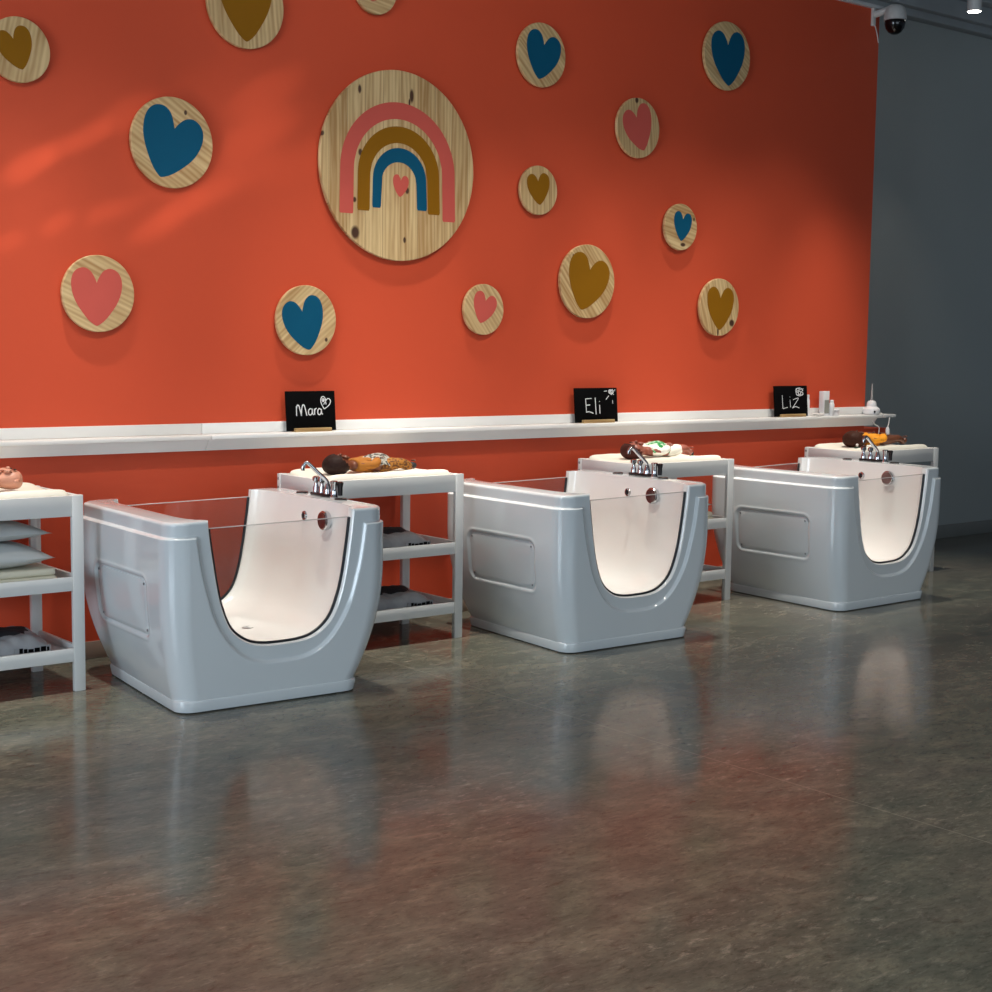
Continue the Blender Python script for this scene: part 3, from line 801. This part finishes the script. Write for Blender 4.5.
def make_tub():
    t = thing('baby_spa_tub', 'x', 'bathtub', (0, 0, 0), 0, 'white baby spa tubs in a row')
    sh, ba = split_boolean(t)
    # plinth
    rings = []
    for z, off in ((0, .012), (.006, .0), (.044, -.006), (.052, -.004), (.057, .002), (.059, .012), (.059, .05)):
        pts = [(p[0], p[1], z) for p in tub_outline(.05, off+.001, 12, 12, 10)]
        rings.append(pts)
    V = [p for r in rings for p in r]; n = len(rings[0]); F = []
    for j in range(len(rings)-1):
        for i in range(n): F.append((j*n+i, j*n+(i+1) % n, (j+1)*n+(i+1) % n, (j+1)*n+i))
    F.append(tuple(range(n))[::-1]); F.append(tuple(range((len(rings)-1)*n, len(rings)*n)))
    mesh_obj('plinth', V, F, M['gel'], t)
    # access panel on the left end
    def side_x(y, z): return -(A-insx(z, False)-D_SH)-D_SH+.0085+TAPER*kz(z)*(y+Bd)/(2*Bd)
    cy, cz = (PANEL['y0']+PANEL['y1'])/2, (PANEL['z0']+PANEL['z1'])/2
    hy, hz, r = (PANEL['y1']-PANEL['y0'])/2-.012, (PANEL['z1']-PANEL['z0'])/2-.012, .036
    edge = []
    for ccy, ccz, a0 in ((hy-r, -hz+r, -90), (hy-r, hz-r, 0), (-hy+r, hz-r, 90), (-hy+r, -hz+r, 180)):
        edge += [(ccy+r*math.cos(math.radians(a0+90*k/10)), ccz+r*math.sin(math.radians(a0+90*k/10))) for k in range(11)]
    V, F = [(side_x(cy, cz)-.0035, cy, cz)], []
    levels = [(.3, .0035), (.6, .0035), (.85, .0035), (.985, .0035), (1.0, .002), (1.0, -.004)]
    for s, th in levels:
        for ey, ez in edge: V.append((side_x(cy+ey*s, cz+ez*s)-th, cy+ey*s, cz+ez*s))
    n = len(edge)
    for i in range(n): F.append((0, 1+i, 1+(i+1) % n))
    for j in range(len(levels)-1):
        for i in range(n): F.append((1+j*n+i, 1+(j+1)*n+i, 1+(j+1)*n+(i+1) % n, 1+j*n+(i+1) % n))
    ap = mesh_obj('access_panel', V, F, M['gel'], t)
    for sy in (-1, 1):
        for sz in (-1, 1):
            zc = cz+sz*(hz-.018)
            lathe('screw', [(.006, 0), (.006, .002), (.003, .004)], M['screw'], ap, c=(side_x(cy+sy*(hy-.018), zc)-.0035, cy+sy*(hy-.018), zc), axis='-x', n=12)
    # glass and black seals, front and back
    for s in (-1, 1):
        ZT = .786
        U = [p for p in u_section(-.004, -.003) if p[1] <= ZT]
        bm = bmesh.new(); add_tube(bm, [(x, s*(yf(max(z, .05), s)-.022), z) for x, z in U], .0075, 8)
        bm_obj('seal', bm, M['seal'], t)
        right = [p for p in U if p[0] >= 0]
        zs_ = [p[1] for p in right]; xs_ = [p[0] for p in right]
        V, F = [], []
        rows = list(zip(xs_, zs_))[1:]
        nx = 12
        for th in (-.004, .004):
            for x, z in rows:
                for k in range(nx+1): V.append((-x+2*x*k/nx, s*(yf(z, s)-.022+th), z))
        n = len(rows)*(nx+1); W = nx+1
        for j in range(len(rows)-1):
            for i in range(nx):
                a = j*W+i; F.append((a, a+1, a+1+W, a+W)); F.append((n+a, n+a+W, n+a+W+1, n+a+1))
        a = (len(rows)-1)*W
        g = mesh_obj('glass_panel', V, F, M['glass'], t)
        # polished top edge of the panel
        x, z = rows[-1]
        box('glass_edge', -x, x, min(s*(yf(z, s)-.026), s*(yf(z, s)-.018)), max(s*(yf(z, s)-.026), s*(yf(z, s)-.018)), z, z+.0035, M['edge'], g, .001)
    # faucet on the right deck
    dx = .492
    f = thing_part = None
    bm = bmesh.new(); add_box(bm, dx-.024, dx+.024, -.055, .105, HT-.001, HT+.014, .006, 3)
    f = bm_obj('faucet', bm, M['darkchrome'], t)
    lathe('spout_base', [(.020, HT+.013), (.020, HT+.03), (.014, HT+.05), (.011, HT+.06)], M['chrome'], f, c=(dx, -.025, 0), n=20)
    tube('spout', catmull([(dx, -.025, HT+.05), (dx-.006, -.024, HT+.075), (dx-.048, -.016, HT+.115), (dx-.090, -.006, HT+.158), (dx-.106, -.003, HT+.162), (dx-.117, -.001, HT+.148), (dx-.119, 0, HT+.128)], 5), .0095, M['chrome'], f, 12)
    for yy in (.085, .03):
        h = lathe('handle', [(.015, HT+.013), (.015, HT+.035), (.009, HT+.05), (.010, HT+.06), (.018, HT+.068), (.018, HT+.084), (.010, HT+.089)], M['chrome'], f, c=(dx, yy, 0), n=18)
        tube('lever', [(dx, yy, HT+.078), (dx-.035, yy, HT+.084)], .005, M['chrome'], h, 10) if False else None
    hs = lathe('hand_shower', [(.019, HT), (.020, HT+.004), (.016, HT+.012), (.015, HT+.062), (.019, HT+.070), (.019, HT+.078), (.012, HT+.080)], M['chrome'], t, c=(dx, -.085, 0), n=20)
    lathe('shower_grip', [(.012, HT+.012), (.013, HT+.05), (.017, HT+.072), (.010, HT+.076)], M['darkchrome'], hs, c=(dx+.016, -.113, 0), n=16)
    for yy in (.205, -.165):
        lathe('deck_cap', [(.030, HT-.001), (.030, HT+.003), (.026, HT+.006), (.02, HT+.0065)], M['darkchrome'], t, c=(dx-.01, yy, 0), n=24)
    # fittings on the inner right wall
    zf = .727
    def wall_x(z):
        xs = sorted([(abs(p[1]-z), p[0]) for p in u_section(.062, .030) if p[0] > 0]); return xs[0][1]
    xw = wall_x(zf)
    ov = lathe('overflow', [(.020, -.004), (.023, .002), (.021, .007), (.014, .009), (.012, .006)], M['chrome'], t, c=(xw, .022, zf), axis='-x', n=24)
    lathe('overflow_hole', [(.012, .0), (.014, .0075), (.006, .0085)], M['seal'], ov, c=(xw-.001, .022, zf), axis='-x', n=20)
    kb = lathe('drain_knob', [(.030, -.004), (.042, .002), (.045, .008), (.045, .026), (.041, .031), (.034, .032)], M['chrome'], t, c=(xw, -.195, zf), axis='-x', n=32)
    lathe('knob_face', [(.036, .030), (.036, .0335), (.010, .034)], M['knobface'], kb, c=(xw, -.195, zf), axis='-x', n=28)
    # drain in the basin floor
    dr = lathe('floor_drain', [(.030, 0), (.032, .003), (.026, .005), (.016, .003)], M['chrome'], t, c=(.10, .02, .2265), n=24)
    for o in t.children_recursive:
        for v in o.data.vertices: v.co.z *= 1+.022*v.co.x
    return t
M['edge'] = plain('acrylic_edge', (206, 206, 204), .2)
TUBX = [2.7902, 4.9198, 7.0581]
TBL = ['white baby spa tub nearest the camera, between the left table and the heart chalkboard', 'white baby spa tub in the middle of the three',
       'white baby spa tub farthest right, beside the grey wall']
tub0 = make_tub()
for i in range(3):
    o = tub0 if i == 0 else copy_tree(tub0)
    o['label'] = TBL[i]; o.location = (TUBX[i]+.515+(.010, .0, -.034)[i], -1.305+.525+(-.02, -.01, -.01)[i], 0); o.rotation_euler = (0, 0, math.radians((-2.8, -1.4, .9)[i]))

# ------------------------------------------------------------------ dolls
def skin_mesh(name, nodes, edges, mat, parent, sub=2, extra=None, root=0):
    me = bpy.data.meshes.new(name)
    me.from_pydata([n[0] for n in nodes], edges, []); me.update()
    o = bpy.data.objects.new(name, me); COL.objects.link(o)
    md = o.modifiers.new('skin', 'SKIN'); md.use_smooth_shade = True
    sv = me.skin_vertices[0].data
    for i, n in enumerate(nodes):
        r = n[1]; sv[i].radius = (r, r) if not isinstance(r, tuple) else r
        sv[i].use_root = (i == root)
    s = o.modifiers.new('sub', 'SUBSURF'); s.levels = sub; s.render_levels = sub
    dg = bpy.context.evaluated_depsgraph_get()
    r = bpy.data.meshes.new_from_object(o.evaluated_get(dg), depsgraph=dg)
    bpy.data.objects.remove(o)
    if extra:
        bm = bmesh.new(); bm.from_mesh(r); extra(bm); bm.to_mesh(r); bm.free()
    r.name = name; r.materials.clear(); r.materials.append(mat); smooth_mesh(r, 80)
    ob = bpy.data.objects.new(name, r); return link(ob, parent)

def finger_set(bm, c, d, up, s=1.0):
    d = Vector(d).normalized(); up = Vector(up).normalized(); side = d.cross(up).normalized(); c = Vector(c)
    for k, (o, ln) in enumerate(((-.011, .017), (-.004, .021), (.004, .020), (.011, .015))):
        b = c+side*o*s+d*.004*s
        add_tube(bm, [b, b+d*ln*.55*s+up*.001, b+d*ln*s-up*.006*s], [.0052*s, .0048*s, .003*s], 8)
    b = c+side*.012*s-d*.006*s
    add_tube(bm, [b, b+side*.010*s+d*.004*s, b+side*.012*s+d*.013*s], [.0055*s, .005*s, .003*s], 8)

def make_doll(label, loc, rz, skin, hair=None, outfit=None, top=None, pants=None, shoes=None, hairline=.030, pose='flat', size=1.08):
    """doll lying on its back: head at -x, feet at +x, z up from the pad"""
    t = thing('baby_doll', label, 'doll', loc, rz, 'baby dolls lying on the changing pads'); t.scale = (size, size, size*.76)
    H = .066
    nodes = [((.305, 0, .052), (.055, .045)), ((.255, 0, .056), (.057, .046)), ((.195, 0, .056), (.055, .044)), ((.160, 0, .056), (.035, .032)), ((.138, 0, .058), (.030, .030)),
             ((.108, 0, .062), (.050, .052)), ((.072, 0, .066), (.063, .062)), ((.032, 0, .066), (.052, .052))]
    edges = [(i, i+1) for i in range(7)]
    def limb(start, pts, rs):
        p = start
        for q, r in zip(pts, rs):
            nodes.append((q, r)); edges.append((p, len(nodes)-1)); p = len(nodes)-1
    hands = []
    for s in (-1, 1):
        if pose == 'folded': arm = [(.185, s*.056, .066), (.235, s*.088, .060), (.275, s*.050, .098), (.283, s*.038, .104)]
        elif pose == 'up': arm = [(.185, s*.056, .066), (.21, s*.098, .055), (.255, s*.085, .095), (.262, s*.082, .105)]
        else: arm = [(.185, s*.056, .060), (.235, s*.094, .045), (.290, s*.098, .040), (.302, s*.098, .038)]
        limb(2, arm, [.025, .021, .016, .015]); hands.append((arm[-1], Vector(arm[-1])-Vector(arm[-3])))
    feet = []
    for s in (-1, 1):
        if pose == 'folded': leg = [(.335, s*.036, .050), (.410, s*.062, .070), (.470, s*.052, .030), (.486, s*.054, .042), (.492, s*.056, .068)]
        elif pose == 'up': leg = [(.335, s*.040, .052), (.395, s*.075, .078), (.440, s*.060, .036), (.455, s*.062, .044), (.462, s*.064, .066)]
        else: leg = [(.335, s*.036, .048), (.415, s*.058, .052), (.480, s*.052, .028), (.496, s*.054, .036), (.502, s*.056, .062)]
        limb(0, leg, [.039, .031, .022, .021, .015]); feet.append(leg)
    def extra(bm):
        for p, d in hands: finger_set(bm, p, d, (0, 0, 1))
        # nose, ears, lips, brow ridge, toes
        add_ball(bm, (.088, 0, .130), .0085, 1.1, 1, .9, 12)
        for s in (-1, 1):
            add_ball(bm, (.078, s*.063, .062), .012, 1.0, .45, 1.0, 12)
            add_ball(bm, (.098, s*.026, .117), .017, 1, 1, .7, 12)
        add_ball(bm, (.110, 0, .121), .008, .45, 1.6, .6, 12); add_ball(bm, (.1155, 0, .119), .008, .5, 1.3, .6, 12); add_ball(bm, (.128, 0, .108), .013, 1, 1.2, .8, 12)
        for leg in feet:
            e = Vector(leg[-1])
            for k in range(5): add_ball(bm, (e.x-.002, e.y+(k-2)*.0062, e.z+.012-.0012*abs(k-1)), .0050 if k != 2 else .0054, seg=8)
    skin_mesh('body', nodes, edges, skin, t, 2, extra)
    for s in (-1, 1):
        bm = bmesh.new(); add_ball(bm, (.069, s*.024, .1215), .0075, 1, 1.1, .55, 12)
        e = bm_obj('eye', bm, M['eye'], t)
    if hair:
        # cap over crown and back of the head
        bm = bmesh.new(); add_ball(bm, (.066, 0, .0655), .0725, 1.0, .98, .98, 32)
        for f in list(bm.faces):
            c = f.calc_center_median()
            if (c.x-.066)*1.0+(c.z-.066)*.62 > hairline: bm.faces.remove(f)
        for v in [v for v in bm.verts if not v.link_faces]: bm.verts.remove(v)
        for v in bm.verts: v.co += (v.co-Vector((.066, 0, .066)))*(.03*math.sin(60*v.co.y)*math.sin(50*v.co.z))
        bm_obj('hair', bm, hair, t, ang=80)
    def cloth(nm, idx_nodes, ed, mat, grow=.0085, lab=None):
        o = skin_mesh(nm, [(p, (r[0]+grow, r[1]+grow) if isinstance(r, tuple) else r+grow) for p, r in idx_nodes], ed, mat, t, 2)
        if lab: tag(o, lab)
        return o
    N = nodes
    if top:
        a = [N[1], N[2], ((.168, 0, .056), (.036, .034))]
        arm1 = [N[8], N[9], N[12], N[13]]
        sl = [a[0], a[1], a[2], (N[8][0], N[8][1]), N[9], N[10], (N[12][0], N[12][1]), N[13], N[14]]
        cloth('shirt', [((.30, 0, .053), (.055, .045))]+sl, [(0, 1), (1, 2), (2, 3), (2, 4), (4, 5), (5, 6), (2, 7), (7, 8), (8, 9)], top)
    if pants:
        L1 = N[16:21]; L2 = N[21:26]
        k = 3 if shoes or pose == 'folded' else 2
        nn = [N[0], ((.262, 0, .056), (.056, .046))]+L1[:k]+L2[:k]
        ed = [(1, 0), (0, 2)]+[(2+i, 3+i) for i in range(k-1)]+[(0, 2+k)]+[(2+k+i, 3+k+i) for i in range(k-1)]
        cloth('pants', nn, ed, pants, .008)
    if outfit == 'nappy':
        L1 = N[16]; L2 = N[21]
        cloth('romper', [N[0], ((.262, 0, .056), (.056, .048)), ((.2, 0, .056), (.055, .045)), (L1[0], .040), (L2[0], .040)], [(2, 1), (1, 0), (0, 3), (0, 4)], pants_mat, .009)
    if shoes:
        for leg in feet:
            skin_mesh('shoe', [(leg[-3], .024), (leg[-2], .026), (leg[-1], .021)], [(0, 1), (1, 2)], shoes, t, 2)
    return t
M['eye'] = plain('doll_eye', (24, 20, 20), .2)
sk_pale = plain('doll_skin_light', (198, 140, 116), .45); sk_brown = plain('doll_skin_brown', (110, 62, 42), .45)
sk_red = plain('doll_skin_reddish', (146, 82, 66), .45); sk_dark = plain('doll_skin_dark', (96, 54, 34), .45)
hair_dk = plain('dark_brown_hair', (40, 24, 20), .6, spec=.15, bump=.4, bscale=90); hair_rd = plain('reddish_brown_hair', (66, 32, 26), .6, spec=.15, bump=.4, bscale=90)
hair_db = plain('brown_hair', (62, 34, 24), .6, spec=.15, bump=.5, bscale=70)
mustard = plain('mustard_cotton', (158, 98, 24), .8, bump=.1, bscale=120)
whitec = plain('white_cotton', (232, 230, 220), .8)
def pattern(name, a, b, scale, lo=.45, hi=.55):
    m, N, L, B = mat_new(name)
    tc = N.new('ShaderNodeTexCoord'); v = N.new('ShaderNodeTexNoise'); v.inputs['Scale'].default_value = scale; v.inputs['Detail'].default_value = 2
    L.new(tc.outputs['Object'], v.inputs['Vector'])
    r = N.new('ShaderNodeValToRGB'); r.color_ramp.elements[0].position = lo; r.color_ramp.elements[1].position = hi
    r.color_ramp.elements[0].color = lin(a); r.color_ramp.elements[1].color = lin(b)
    L.new(v.outputs['Fac'], r.inputs['Fac']); L.new(r.outputs['Color'], B.inputs['Base Color']); B.inputs['Roughness'].default_value = .8
    return m
grey_pat = pattern('grey_patterned_cotton', (52, 52, 50), (168, 166, 156), 60)
must_pat = pattern('mustard_patterned_cotton', (92, 52, 14), (160, 104, 30), 70)
green_pat = pattern('green_print_cotton', (30, 132, 66), (206, 226, 206), 42, .5, .62)
yellow = plain('yellow_cotton', (226, 148, 14), .75, bump=.1, bscale=60); pants_mat = yellow

DZ = .8505+.0215
d1 = make_doll('bald light-skinned baby doll in white at the left edge', (2.555, -.36, DZ), PI, sk_pale, None, top=whitec, pants=whitec)
d2 = make_doll('dark-haired baby doll in mustard clothes on the pad left of the middle tub', (4.100, -.36, DZ), 0, sk_brown, hair_dk, top=mustard, pants=must_pat, shoes=M['charcoal'], pose='folded', size=1.04)
def bib(t, pts, mat, nm, zc, lab):
    # draped cloth patch over the belly
    vs, fs = [], []; nx, ny = 16, 16; x0, x1, yw = pts
    for j in range(ny+1):
        for i in range(nx+1):
            u, v = i/nx, -1+2*j/ny
            x = x0+(x1-x0)*u+.018*math.cos(3*v); y = v*yw*(1-.2*abs(u-.5))
            z = zc*math.sqrt(max(.12, 1-(v*.86)**2))*(.80+.26*math.sin(PI*u))+.003*math.sin(12*u+7*v)
            vs.append((x, y, z))
    n = len(vs); W = nx+1
    vs += [(x, y, z-.004) for x, y, z in vs]
    for j in range(ny):
        for i in range(nx):
            a = j*W+i; fs.append((a, a+1, a+1+W, a+W)); fs.append((n+a, n+a+W, n+a+W+1, n+a+1))
    for i in range(nx): fs.append((i, n+i, n+i+1, i+1)); a = ny*W+i; fs.append((a, a+1, n+a+1, n+a))
    for j in range(ny): a = j*W; fs.append((a, a+W, n+a+W, n+a)); a = j*W+nx; fs.append((a, n+a, n+a+W, a+W))
    return tag(mesh_obj(nm, vs, fs, mat, t, ang=70), lab)
bib(d2, (.225, .365, .085), grey_pat, 'bib', .122, 'grey patterned bib')
d3 = make_doll('brown baby doll in white with a green printed bib behind the middle tub', (6.195, -.36, DZ), 0, sk_red, hair_rd, top=whitec, pants=whitec, pose='up', hairline=-.012)
bib(d3, (.175, .30, .080), green_pat, 'bib', .120, 'white bib with green print')
d4 = make_doll('dark brown baby doll in a yellow romper behind the right tub', (8.315, -.34, DZ), 0, sk_dark, hair_db, top=yellow, outfit='nappy', pose='folded', size=1.14)
t = thing('pacifier', 'small green pacifier lying at the feet of the doll in white', 'pacifier', (6.735, -.40, DZ))
lathe('shield', [(.012, 0), (.019, .002), (.019, .008), (.012, .011)], plain('green_plastic', (44, 96, 54), .35), t, n=20)
lathe('nipple', [(.006, .010), (.007, .018), (.010, .026), (.005, .033)], M['charcoal'], t, n=16)
t = thing('pacifier', 'small dark green pacifier beside the head of the doll in yellow', 'pacifier', (8.255, -.47, DZ+.006))
lathe('shield', [(.014, 0), (.021, .002), (.021, .009), (.012, .012)], plain('dark_green_plastic', (34, 66, 44), .35), t, n=20)
lathe('nipple', [(.006, .011), (.007, .018), (.010, .026), (.005, .033)], M['cord'], t, n=16)
o = box('folded_cloth', 8.345, 8.40, -.52, -.475, DZ+.009, DZ+.028, whitec, None, .007, 3)
tag(o, 'small white folded cloth beside the head of the doll in yellow', 'cloth')

# ------------------------------------------------------------------ camera on the wall and ceiling lamp
t = thing('security_camera', 'white dome security camera with black lens dome high on the wall end', 'camera', (8.915, -.15, 3.846))
box('wall_plate', -.078, -.045, .130, .150, -.035, .090, M['camwhite'], t, .003)
tube('bracket_arm', catmull([(-.055, .135, .045), (-.04, .08, .055), (-.015, .03, .075), (0, 0, .082)], 5), .024, M['camwhite'], t, 16)
lathe('housing', [(.020, .098), (.048, .090), (.065, .072), (.074, .04), (.078, .005), (.078, -.010), (.070, -.012)], M['camwhite'], t, n=36)
lathe('lens_dome', [(.071, -.012), (.072, -.035), (.064, -.065), (.046, -.090), (.022, -.104), (.004, -.107)], M['camblack'], t, n=36, ang=60)
tube('cable', catmull([(-.05, .138, -.02), (-.02, .140, -.07), (.005, .146, -.115), (.016, .149, -.14)], 5), .004, M['cord'], t, 8)
t = thing('ceiling_lamp', 'white cylindrical ceiling spotlight with glowing lens at the upper right corner', 'lamp', (9.63, -.30, 3.975))
lathe('housing', [(.044, .0045), (.049, .001), (.051, .004), (.051, .26), (.046, .268)], M['lampwhite'], t, n=36)
lathe('diffuser', [(.002, -.002), (.044, -.002), (.046, .001), (.046, .004), (.002, .004)], M['lampglow'], t, n=32)
tube('stem', [(0, 0, .26), (0, 0, .60)], .010, M['lampwhite'], t, 12)

# ------------------------------------------------------------------ light
def spot(name, loc, tgt, energy, size, blend, col, rad=.05):
    l = bpy.data.lights.new(name, 'SPOT'); l.energy = energy; l.spot_size = math.radians(size); l.spot_blend = blend
    l.color = col; l.shadow_soft_size = rad
    o = bpy.data.objects.new(name, l); o.location = loc
    o.rotation_euler = (Vector(tgt)-Vector(loc)).to_track_quat('-Z', 'Y').to_euler(); return link(o)
def area(name, loc, tgt, energy, sx, sy, col):
    l = bpy.data.lights.new(name, 'AREA'); l.shape = 'RECTANGLE'; l.size = sx; l.size_y = sy; l.energy = energy; l.color = col
    o = bpy.data.objects.new(name, l); o.location = loc
    o.rotation_euler = (Vector(tgt)-Vector(loc)).to_track_quat('-Z', 'Y').to_euler(); return link(o)
WARM = (1, .90, .78)
for x in (0.9, 1.9, 2.9, 3.9, 4.9, 5.9, 6.9, 7.8):
    spot('track_and_fill_light', (x, -2.6, 4.1), (x+.12, 0, 1.55), 104, 42, 1.0, WARM, .05)
spot('track_and_fill_light', (8.6, -2.6, 4.1), (8.5, 0, 1.35), 80, 34, .8, WARM, .05)
spot('ceiling_spot_light', (9.63, -.30, 3.96), (9.63, -.30, 0), 14, 70, .6, WARM, .04)
for x, y in ((-.4, -5.4), (1.6, -4.6), (3.6, -4.8), (2.6, -3.0), (5.2, -3.2), (7.2, -2.6), (6.2, -4.8), (.6, -2.8)):
    spot('ceiling_spot_light', (x, y, 4.4), (x, y+.05, 0), 165, 64, 1.0, WARM, .06)
for x in (1.5, 2.9, 4.3, 5.0, 6.4, 7.15, 8.5):
    spot('ceiling_spot_light', (x-.35, -.64, 4.35), (x+.05, -.66, .3), 440, 40, 1.0, (1, .94, .84), .05)
spot('track_and_fill_light', (.6, -3.4, 4.1), (2.9, 0, 3.3), 130, 75, 1.0, WARM, .08)  # broad soft fill added to brighten the upper-left wall, no track lamp
spot('track_and_fill_light', (4.2, -3.4, 4.1), (5.4, 0, 3.0), 70, 75, 1.0, WARM, .08)  # second wide soft fill, for the upper middle of the wall
# daylight from shop windows behind and left of the camera
COOL = (.74, .88, 1.0)
area('window_daylight', (-4.6, -4.2, 1.9), (3, -.6, 2.6), 290, 3.6, 2.8, COOL)
area('window_daylight', (3.0, -10.6, 2.2), (5, -1, .8), 140, 7.0, 2.8, COOL)
# sun glints thrown on the wall by the shop front
GL = (1, .90, .82)
for x, z, size, e in ((2.72, 2.34, 2.2, 9), (2.86, 2.42, 1.7, 7), (3.02, 2.50, 1.7, 8), (3.20, 2.62, 2.2, 6), (3.36, 2.10, 2.0, 8), (3.50, 2.20, 1.8, 7), (3.66, 2.27, 1.8, 6), (3.84, 2.40, 2.2, 5),
                      (3.96, 2.80, 2.4, 10), (3.92, 2.60, 2.6, 9), (4.10, 2.45, 2.6, 5), (2.62, 1.98, 1.6, 4), (2.85, 2.08, 1.5, 5), (3.08, 2.15, 1.5, 5), (3.2, 2.18, 1.4, 4), (3.6, 2.75, 4.0, 3), (3.7, 2.45, 4.5, 3)):
    spot('sun_glint', (-.4, -1.8, .15), (x, 0, z), e*62, size, 1.0, GL, .015)
w = bpy.data.worlds.new('World'); SC.world = w; w.use_nodes = True
bg = w.node_tree.nodes['Background']; bg.inputs[0].default_value = (.62, .78, 1, 1); bg.inputs[1].default_value = .11

# ------------------------------------------------------------------ camera
cam = bpy.data.cameras.new('photo_camera'); co = bpy.data.objects.new('photo_camera', cam); link(co)
cam.sensor_width = 36; cam.lens = 54.559; cam.clip_end = 100
m3 = Matrix(((.779592, .052878, -.624051), (-.626146, .087026, -.774834), (.013337, .994802, .100954)))
co.matrix_world = Matrix.Translation((0, -6.83919, 1.55155)) @ m3.to_4x4()
SC.camera = co
SC.view_settings.view_transform = 'Standard'; SC.view_settings.look = 'None'
SC.view_settings.gamma = 1; SC.view_settings.use_curve_mapping = False
SC.view_settings.exposure = 0.0
SC.cycles.max_bounces = 8; SC.cycles.transparent_max_bounces = 16
